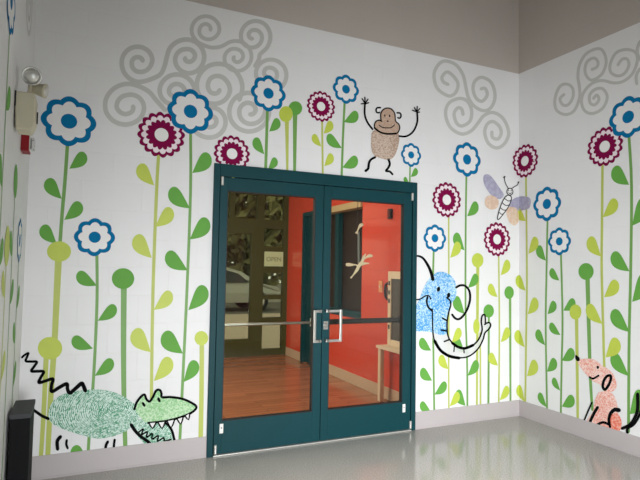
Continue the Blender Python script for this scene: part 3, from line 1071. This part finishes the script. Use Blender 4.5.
A = spiral(138, 62.5, 20, 640, [5, 5.5, 6.5, 10, 15, 16, 16.5, 20, 21])
B = spiral(187, 57.5, 200, 900, [2, 4.5, 8.5, 8.5, 12.5, 16.5, 17.3, 18.2, 21, 21])
I_ = spiral(128.5, 106.5, 0, -645, [4.5, 7, 12, 11.5, 15.5, 17.5, 24, 22.5])
cloud('big grey swirl cloud on the door wall, left of and above the doors', [
    ('a', A + [(159, 75.5), (164.5, 66)] + list(reversed(B)), 4.7),
    ('c', spiral(206, 30, 0, 590, [4.5, 6, 6.5, 9, 13.5, 13.7, 14.5]) + [(201, 44), (211, 47.5), (221, 46.5)] + list(reversed(spiral(236, 57, 180, 830, [2, 5, 7, 8, 11.5, 14, 15.5, 16, 17]))), 3.9),
    ('e', spiral(253.5, 36.5, 240, -430, [2.5, 5.5, 7, 9, 12, 13, 16.5, 17, 21.5]) + [(259, 59), (255, 66)], 4.2),
    ('f', spiral(268.5, 75, 200, -450, [3, 7, 8.5, 8.5, 12, 14.5, 17.8, 18, 19]), 4.2),
    ('g', spiral(218, 87.5, 300, -390, [3, 9, 12, 10.5, 14, 20, 23.5, 24, 25]), 4.7),
    ('h', spiral(176, 92, 270, -400, [4, 7, 8, 9, 12, 16.5, 17.5, 19, 20]), 4.7),
    ('i', I_ + [(148, 91), (156, 100), (165, 110)], 4.7),
    ('j', spiral(249, 111.5, 290, 1130, [3, 7, 9, 10, 13, 17, 19, 20, 20, 20]), 4.7),
    ('k', spiral(211, 119.5, 120, -560, [2, 4, 7, 9, 11, 13, 17, 20, 20]), 4.7),
])
cloud('grey swirl cloud near the right corner of the door wall', [
    ('a', [(448, 84.5), (443.5, 82), (442, 77), (448, 72), (457.5, 82), (456, 92), (448.5, 96), (437, 88), (434, 74), (439, 64), (446, 61), (456, 65), (463, 75), (466, 88), (468.5, 98), (474.5, 106.5),
           (484, 110.8), (491.5, 107), (495, 96), (491.5, 83), (482, 77.3), (475, 81), (473, 89), (476, 98), (482, 101.3), (487.2, 95), (485, 88.5), (481, 89)], 3.4),
    ('b', [(463, 114.5), (461.5, 109), (457.5, 108), (454, 114), (456.5, 123), (462, 126), (470, 121), (471.5, 110), (467, 101), (459, 98.5), (449, 103), (445.5, 113.5), (450, 127), (461, 134), (471, 131), (478, 123), (484, 115.5),
           (493, 112.5), (503, 118.5), (508.7, 132), (505, 143), (497, 148), (488.5, 143.5), (484.7, 133), (487, 124.5), (492.5, 121.5), (499, 126), (501.2, 133), (498, 139), (492.5, 137.5), (491.8, 132)], 3.4),
])
cloud('grey swirl cloud high on the right wall', [
    ('a', [(592, 69.5), (597, 67), (598, 62), (594, 58), (587, 62), (585, 71), (588, 78), (593, 80), (602, 74), (606.3, 62), (603, 51), (596.5, 48.8), (586, 54), (579.5, 65), (578, 77), (579.5, 87), (579.5, 98),
           (574, 111), (565, 114.5), (556.5, 110), (555, 99), (559.5, 87), (566.5, 84), (572.5, 88), (573, 97), (568.5, 104.5), (563, 105), (560, 99), (564, 94.5)], 3.0),
    ('b', [(618, 65), (622, 59.5), (627, 59), (629, 65), (625, 73), (618, 76), (611, 72.5), (610.3, 64), (616, 53), (626, 49.5), (635, 52), (637.5, 60), (633, 73), (624, 81), (614, 83), (602, 80.5), (592, 83.5), (584, 92),
           (581.5, 102), (585, 111), (593, 113.5), (603, 108), (607.3, 97), (603, 89), (596, 89), (590, 94.5), (590, 102.5), (594.5, 105), (599, 100), (597, 95), (593.5, 98.5)], 3.0),
    ('c', spiral(652, 52, 300, -420, [3, 7, 9, 9, 12, 14, 16, 16, 18]), 3.2),
    ('d', spiral(650, 79, 30, 560, [3, 6, 8, 9, 12, 14, 14]), 3.2),
])
# the left wall's cloud
rt = empty('painted_swirl_cloud', fold(XL - .55, 2.75, .0005), 'grey swirl cloud on the left wall seen edge-on at the top left', 'painted cloud', CG)
for i, (d, z, r) in enumerate([(.50, 2.95, .20), (.92, 3.05, .22), (1.36, 2.95, .2)]):
    bm = bmesh.new()
    P = []
    for k in range(40):
        a = k * .34
        rr = r * (.15 + .85 * k / 39)
        P.append((XL - d + rr * math.cos(a), z + rr * math.sin(a)))
    strip(bm, P, [.034] * len(P), px=False)
    obj('curl', finish(bm, CLOUD), M_cloud, rt)


# ------------------------------------------------------------------ mural: fingerprint animals
def figure(name, label, foot, cat):
    u, z = uz(*foot)
    return empty(name, fold(u, z, .0005), label, cat)


# monkey
PEN[0] = 1.25
mk = figure('painted_monkey', 'brown fingerprint monkey dancing with raised arms above the right door', (380, 175), 'painted monkey')
bd = obj('body', shape([(373, 131), (371, 138), (371, 147), (373.5, 155), (381, 158.5), (389, 159.8), (394.5, 155.5), (398, 146), (399, 137), (396, 131), (385, 127)], FIG), M_brown, mk)
hd = obj('head', shape([(380.8, 120.5), (380.7, 113.5), (383, 109.5), (387, 108.2), (391.5, 109.5), (394.5, 114), (395.3, 121), (398.8, 125), (399, 130), (396, 133.5), (386, 133.8), (378, 131), (374, 127), (375, 122), (378, 120.6)], FIG + .0003), M_face, mk)
obj('face_outline', stroke([(380.8, 121), (380.5, 114), (383, 109.8), (387, 108.2), (391.5, 109.5), (394.5, 114), (395.3, 121), (398.6, 124.5), (399.3, 129), (396, 133.6), (386, 133.8), (378, 131.3), (374.2, 127), (375.3, 122), (379, 120.3), (381.5, 121.5)], 1.0, FIG + .0006,
                           more=[([(379, 125.5), (382.5, 127.6), (387, 128), (391, 127.6), (394.3, 125)], .8), ([(374.2, 128), (380, 132.3), (387, 134), (396, 133.6)], 1.5)]), M_ink, hd)
for x, y, rx, ry in ((384.6, 115.6, .7, 1.3), (389.4, 116, .7, 1.3), (387.4, 121.3, 1.0, .7)):
    obj('eye' if ry > 1 else 'nose', fill([[uz(*q) for q in ell(x, y, rx, ry, 12)]], FIG + .0006), M_ink, hd)
obj('ear', stroke([(380.3, 107.8), (377, 108), (375.8, 110.5), (377, 112.8), (379.3, 112.6)], 1.3, FIG), M_ink, mk)
obj('ear', stroke([(396.8, 113), (399.8, 113.3), (400.8, 116), (399.5, 118.3), (397.5, 117.8)], 1.3, FIG), M_ink, mk)
obj('arm', stroke([(372.3, 129.3), (367, 122), (364.5, 114), (364.8, 103)], 1.5, FIG,
                  more=[([(365, 103.5), (361, 104)], 1), ([(365, 103.5), (361.8, 98.8)], 1), ([(365, 103.5), (364.6, 97.3)], 1), ([(365, 103.5), (367.8, 99.3)], 1), ([(365, 104), (368.5, 102.8)], 1)]), M_ink, mk)
obj('arm', stroke([(398.8, 136.2), (406, 136.4), (413, 131.5), (417, 122), (416.8, 111.5)], 1.5, FIG,
                  more=[([(416.6, 112), (412, 110.3)], 1), ([(416.6, 112), (414, 107.6)], 1), ([(416.6, 112), (417, 106.5)], 1), ([(416.6, 112), (419.6, 108.6)], 1), ([(416.6, 112.5), (419.4, 112.2)], 1)]), M_ink, mk)
obj('leg', stroke([(375, 157.3), (371, 159.5), (368.8, 163), (368, 168.5), (365.3, 171)], (1.8, 2), FIG), M_ink, mk)
obj('leg', stroke([(388.2, 159.3), (389.6, 164), (388, 168), (385.8, 171), (389.5, 171.6), (392.3, 174.5)], (1.8, 1.6), FIG), M_ink, mk)

# butterfly
PEN[0] = 1.15
bf = figure('painted_butterfly', 'butterfly with lilac and peach wings beside the right corner', (499, 219), 'painted butterfly')
obj('wing', shape([(483.5, 176), (487, 174.3), (491.5, 177), (498, 186), (503.5, 194.5), (500, 199), (493, 197), (487, 190), (483.3, 182)], FIG), M_lilac, bf)
obj('wing', shape([(509.5, 202), (516, 197.5), (524, 196.3), (530, 198), (531, 203), (529, 208.5), (522, 210.5), (513, 210), (509, 206.5)], FIG), M_lilac, bf)
obj('wing', shape([(486, 197), (491, 195.3), (497, 198.5), (498.5, 204), (496, 208.5), (490, 209.5), (485.3, 206), (484.6, 201)], FIG + .0003), M_peach, bf)
obj('wing', shape([(507, 208), (512, 207), (516.5, 209), (518.5, 216), (518, 222), (514, 225.5), (509, 222), (506.2, 214)], FIG + .0003), M_peach, bf)
bb = obj('body', shape([(508, 195), (511, 197), (510.5, 201), (508, 207), (503, 214), (498.5, 219.3), (497, 218), (499, 210), (502, 202), (505, 197)], FIG + .0006), M_paper, bf)
obj('head', fill([[uz(*q) for q in ell(509.6, 191.8, 3.0, 3.4)]], FIG + .0006), M_paper, bf)
obj('body_outline', stroke([(508, 195), (511, 197), (510.5, 201), (508, 207), (503, 214), (498.5, 219.3), (497.2, 218), (499, 210), (502, 202), (505, 197), (508, 195)], .8, FIG + .0009,
                           more=[(ell(509.6, 191.8, 3.0, 3.4, 14) + [(512.6, 191.8)], .8), ([(504, 198.5), (508, 201), (510.5, 200.5)], .7), ([(502, 203), (505.5, 205.5), (508.8, 205)], .7),
                                 ([(500.3, 208), (503, 210), (506, 210)], .7), ([(499, 212.5), (501, 214.2), (503, 214)], .7), ([(508.2, 192.8), (509.8, 193.8), (511.2, 192.6)], .6),
                                 ([(508.3, 190.3), (508.4, 191.2)], .7), ([(510.8, 190.3), (510.8, 191.2)], .7)]), M_ink, bb)
obj('antenna', stroke([(508, 188.5), (505.4, 184), (504.3, 180), (504, 176.8)], .7, FIG + .0006, more=[([(503.4, 177.6), (504.6, 176.6)], 1.2)]), M_ink, bf)
obj('antenna', stroke([(511.5, 188.5), (514.5, 186.5), (516.8, 185.2), (518.3, 182.3)], .7, FIG + .0006, more=[([(517.8, 183), (518.3, 182)], 1.2)]), M_ink, bf)

# elephant
PEN[0] = 1.15
el = figure('painted_elephant', 'blue fingerprint elephant with a long curled trunk right beside the door frame', (440, 358), 'painted elephant')
eb = obj('head', shape([(432.5, 276), (436, 272.8), (442, 271.8), (449, 274.5), (454, 280), (456.3, 288), (455.5, 297), (451, 304), (448.5, 312), (447, 322), (446.5, 333), (441, 335), (433, 332.5), (425, 331.5), (414.5, 329), (414.5, 309), (419, 300), (423, 289), (428, 280)], FIG), M_eblue, el)
obj('ear', stroke([(414, 256.5), (418, 256), (423, 258.5), (428, 266), (431, 273), (432.6, 279.5)], (1.4, 3.0), FIG + .0004), M_ink, el)
obj('ear', stroke([(455.8, 287.5), (460, 285.4), (465, 286), (469, 291), (469.8, 299), (467.5, 308), (463.5, 315), (459, 319), (455, 318.3), (451.8, 314.5)], 1.9, FIG + .0004), M_ink, el)
for x, y in ((438.2, 289.2), (448.3, 295.2)):
    obj('eye', fill([[uz(*q) for q in ell(x, y, 1.7, 2.6, 16, .2)]], FIG + .0004), M_ink, el)
obj('mouth', stroke([(414.5, 299.8), (420, 299), (424.5, 296.2), (428.5, 295.8), (430.6, 299)], 1.2, FIG + .0004, more=[([(427.3, 297), (426.4, 301.5), (428, 307), (432, 311)], 1.7)]), M_ink, el)
obj('trunk_fill', shape([(432.5, 333), (434, 342), (439, 350.5), (449, 356), (461, 357), (472.5, 353.5), (480, 344), (484, 333), (489, 326.5), (489, 323), (485.5, 321.5), (484, 315), (482, 317), (482, 329), (480.5, 336), (474, 344), (464, 347.8), (454, 344.5), (448.5, 338), (446.8, 333)], FIG - .0004), wash_mat('pale_trunk_wash', (240, 240, 238), (236, 238, 238), .6), el)
obj('trunk', stroke([(432, 309), (432.3, 325), (433.5, 338), (438, 348), (447, 355), (459, 357.7), (469, 356), (477.5, 349), (482.5, 340), (484.6, 333), (489, 328.5), (490.3, 325), (489, 322.6), (486, 323.2), (484.4, 324.4)], (1.2, 1.5), FIG + .0005,
                    more=[([(446.5, 297.5), (449.6, 300.5), (450.4, 305), (448.5, 312), (446.8, 322), (447.3, 334), (450.5, 341), (457, 346.5), (465, 348), (472.5, 345.3), (478.5, 339), (481.8, 330), (481, 322), (481.8, 316), (484.2, 314.6), (485, 318), (485, 322.5)], 1.4),
                          ([(434.5, 341), (440, 350), (449, 356), (459, 358)], 2.6), ([(452, 343), (458, 347), (465, 348.2), (473, 345)], 2.4),
                          ([(442, 318), (447, 320.8)], 1.5), ([(441, 330), (447, 331)], 1.5), ([(444, 341.5), (449, 339.5)], 1.4), ([(454, 346), (453.6, 351.5)], 1.1), ([(463.5, 348), (463.8, 352.8)], 1.1)]), M_ink, el)

# crocodile
PEN[0] = 1.28
cr = figure('painted_crocodile', 'green fingerprint crocodile low on the wall left of the doors', (100, 455), 'painted crocodile')
obj('body', shape([(48.3, 413), (51, 404), (58, 397), (68, 392.5), (82, 390), (97, 389.3), (112, 391.5), (124, 396.5), (132, 402), (140, 407), (145, 412), (139, 418), (133, 425), (124, 432), (110, 437), (96, 438.3), (82, 435), (66, 430), (54, 424.5), (49, 419)], FIG), M_gator, cr)
obj('tail', stroke([(21.8, 357.5), (24.5, 355), (28.5, 353), (27, 357), (25.8, 361), (31, 361.5), (36.8, 361.8), (34.5, 366), (31.3, 371), (37.5, 371.2), (43.8, 371.6), (41, 377), (38.8, 382.5), (45.5, 380.8), (53, 378.8), (51.5, 385), (51.8, 391.5), (59, 387.5), (66.8, 383.7), (67.5, 389), (70, 392.8), (76, 388), (81.5, 383.3), (83.5, 386), (85.3, 390.6)], (1.6, 3.2), FIG + .0003), M_ink, cr)
obj('arm', stroke([(31, 408.5), (36, 411.5), (42, 415.7), (48.5, 418.6)], 2.4, FIG + .0003), M_ink, cr)
for P, w in (([(60.5, 436.5), (57.3, 441), (57.6, 449)], 2.8), ([(66.8, 440), (66.3, 444), (67.6, 448)], 1.9), ([(107.8, 441.5), (106, 445), (105.4, 449.5)], 2.2), ([(114.6, 439.5), (114, 444), (113.8, 448)], 1.9)):
    obj('leg', stroke(P, w, FIG + .0003), M_ink, cr)
obj('lower_jaw', shape([(131.5, 422), (140, 419), (150, 421), (163, 422), (170, 428), (173.5, 437), (172, 446), (152, 448), (142, 441), (135, 432)], FIG + .0003), M_gator, cr)
obj('lower_jaw_outline', stroke([(131, 424.5), (135, 430.5), (141, 436.5), (148, 441.5), (152, 446)], 2.6, FIG + .0009,
                                more=[([(164, 422), (168.5, 425.5), (172, 431), (174.3, 440)], 2.0),
                                      ([(138.5, 432), (143.2, 428.8), (141.5, 434.5), (147, 431.5), (146.5, 437), (152, 433.5), (152, 439), (158, 435.5), (157.5, 441), (163.5, 437.5), (164.5, 441), (171, 439)], 1.3)]), M_ink, cr)
hj = obj('upper_jaw', shape([(135, 408), (137.5, 401.5), (143.5, 395), (146, 397), (148, 400.5), (152, 398), (155, 392.5), (158.5, 390.2), (161, 392), (162.5, 397), (172, 397), (182, 398.7), (191, 402.5), (196.3, 407), (191, 413), (180, 417.5), (165, 421), (149, 423), (141, 418)], FIG + .0006), M_gator2, cr)
obj('jaw_outline', stroke([(134.3, 409), (136.5, 402.5), (141, 396.5), (144.5, 394.6), (146.3, 399), (149.5, 401.3), (153, 396.5), (156, 390.6), (159.5, 389.8), (161.3, 393), (162, 397), (171, 397), (182, 398.7), (191, 402.5), (196.3, 407), (191, 412.7), (180, 417.3), (165, 421), (148, 422.8)], 1.9, FIG + .0009,
                          more=[([(142.8, 403), (144.3, 405.5)], 2), ([(158.3, 398.5), (159.3, 400.8)], 2.2)]), M_ink, hj)
for P in ([(149, 423), (152.4, 428.2), (156, 422.4)], [(158, 422.4), (162, 428.4), (165, 421.6)], [(167, 421), (171, 427.6), (174.4, 419.6)], [(177, 419), (180.6, 424), (183, 417)], [(185, 416), (188.4, 419.6), (189.6, 413.2)]):
    t = obj('tooth', shape(P, FIG + .0012, smooth=False), M_paper, cr)
    obj('tooth_outline', stroke(P, 1.2, FIG + .0014, n=2), M_ink, t)

# dog
PEN[0] = 1.4
dg = figure('painted_dog', 'salmon pink fingerprint dog sitting low on the right wall', (603, 428), 'painted dog')
obj('body', shape([(600, 392), (596.5, 397), (594.5, 404), (593, 412), (588, 419), (587, 426), (596, 432), (608, 430), (616, 426), (618.5, 417), (618, 407), (615.5, 398), (610, 391.5)], FIG), M_dogpink, dg)
obj('haunch', fill([[uz(*q) for q in ell(616.2, 422.5, 5.8, 9.5, 24, -.15)]], FIG + .0003), M_dogred, dg)
hd = obj('head', shape([(577.5, 358.5), (583, 359), (590, 358.6), (597, 360.8), (603, 366), (610, 370), (615, 377), (617, 386), (613, 391.5), (606, 390.5), (600, 384.5), (594, 381.5), (587, 375), (580, 366)], FIG + .0004), M_dogpink, dg)
obj('nose', shape([(576, 355), (579.5, 357.3), (580, 360.5), (577.7, 361.2), (575.7, 358.5)], FIG + .0008), M_ink, hd)
obj('eye', fill([[uz(*q) for q in ell(598.2, 367.3, 1.3, 1.6, 12)]], FIG + .0008), M_ink, hd)
obj('mouth', stroke([(589.8, 377), (593.5, 378.6), (599, 375.5)], 1.4, FIG + .0008), M_ink, hd)
obj('ear', stroke([(607.5, 375.8), (604.3, 380.5), (603.2, 386.5), (605.5, 389.5), (609, 385), (611.3, 379), (610.8, 375.6), (607.8, 375.8)], 2.0, FIG + .0008), M_ink, hd)
obj('leg', stroke([(592.3, 402.5), (588.5, 411), (584.5, 420.5)], 1.2, FIG + .0005), M_ink, dg)
obj('leg', stroke([(598, 407.3), (594.5, 413), (590.5, 421.5)], 2.2, FIG + .0005), M_ink, dg)
obj('leg', stroke([(619.3, 410.2), (615, 409.7), (611, 413.5), (609.3, 420), (610.5, 427)], (3.2, 1.8), FIG + .0006, more=[([(598, 424.5), (603.5, 422.3), (609.5, 424.5)], 1.9)]), M_ink, dg)
obj('tail', stroke([(622.5, 428.5), (630, 424.8), (635, 418), (638, 409), (638, 394)], (2.2, 2.4), FIG + .0005, more=[([(627.8, 433), (628, 428.5), (634, 424.5), (639.5, 416), (643, 406), (646, 396)], 1.9)]), M_ink, dg)

# ------------------------------------------------------------------ fittings on the left wall
M_beige = mat('beige_plastic_housing', (204, 196, 172), .5, noise=.05)
eml = empty('emergency_light', (XL, -.93, 2.06), 'beige emergency light unit with two lamp heads high on the left wall', 'emergency light')
bm = bmesh.new()
x0, x1 = XL + .0005, XL + .098
prof = [(x0, 2.275), (x1 - .010, 2.275), (x1 - .004, 2.255), (x1 - .002, 2.13), (x1 - .022, 2.085), (x0 + .01, 2.085)]
fa = [bm.verts.new((x, -1.0, z)) for x, z in prof]
fb = [bm.verts.new((x, -.86, z)) for x, z in prof]
bm.faces.new(fa)
bm.faces.new(list(reversed(fb)))
for i in range(len(prof)):
    j = (i + 1) % len(prof)
    bm.faces.new((fa[j], fa[i], fb[i], fb[j]))
obj('housing', bm, M_beige, eml, bevel=.006)
obj('vent_slot', boxes((x1 + .0, x1 + .006, -.955, -.945, 2.13, 2.19)), M_gasket, eml)
obj('edge_shadow_strip', boxes((XL + .0005, XL + .008, -1.004, -.85, 2.20, 2.275)), M_gasket, eml)  # black strip modelled in place of the shadow line beside the housing
for k, (p, ax) in enumerate(((at(32, 76, -.96), Vector((.02, -1, -.28))), (at(40, 90, -.90), Vector((1, -.25, -.18))))):
    hb_ = bmesh.new()
    ax = ax.normalized()
    if k == 0:
        lathe(hb_, p - ax * .055, ax, [(.020, 0), (.032, .012), (.038, .045), (.047, .050), (.047, .060), (.041, .063), (.037, .056)], 24)
    else:
        lathe(hb_, p - ax * .055, ax, [(.016, 0), (.022, .01), (.036, .075), (.038, .078), (.038, .084), (.032, .085)], 24)
    h = obj('lamp_head', hb_, M_chrome if k == 0 else M_beige, eml, smooth=True)
    lb = bmesh.new()
    q = p + ax * (.002 if k == 0 else .028)
    lathe(lb, q, ax, [(.036, 0), (.026, .009), (.009, .013)] if k == 0 else [(.031, 0), (.02, .008)], 20)
    obj('lens', lb, M_steel_light, h, smooth=True)
    nb = bmesh.new()
    tube(nb, [p - ax * .04, (XL + .055, -.93, 2.268)], .010, 8)
    obj('swivel_arm', nb, M_beige, h)
st = empty('fire_alarm_strobe', (XL, -.54, 2.05), 'red fire alarm strobe under the beige emergency light', 'fire alarm')
obj('housing', boxes((XL + .0005, XL + .042, -.60, -.48, 2.052, 2.148)), mat('red_alarm_plastic', (140, 12, 24), .5, spec=.3), st, bevel=.004)
obj('strobe_lens', boxes((XL + .046, XL + .066, -.585, -.50, 2.07, 2.135)), M_clear, st, bevel=.006)
obj('lens_rim', boxes((XL + .042, XL + .046, -.595, -.485, 2.06, 2.142)), M_white, st)

# black box standing against the left wall
M_blk = mat('black_powder_coat', (20, 20, 22), .7, noise=.06, bump=.1, spec=.12)
M_blktop = mat('dark_grey_lid', (66, 67, 70), .6, noise=.05, spec=.2)
bxr = empty('black_box', (-4.26, -.51, 0), 'narrow black rectangular box standing on the floor against the left wall', 'box')
obj('body', boxes((XL + .016, -4.212, -.67, -.35, 0.0005, .575)), M_blk, bxr, bevel=.004)
obj('lid', boxes((XL + .012, -4.208, -.675, -.345, .575, .602)), M_blktop, bxr, bevel=.003)
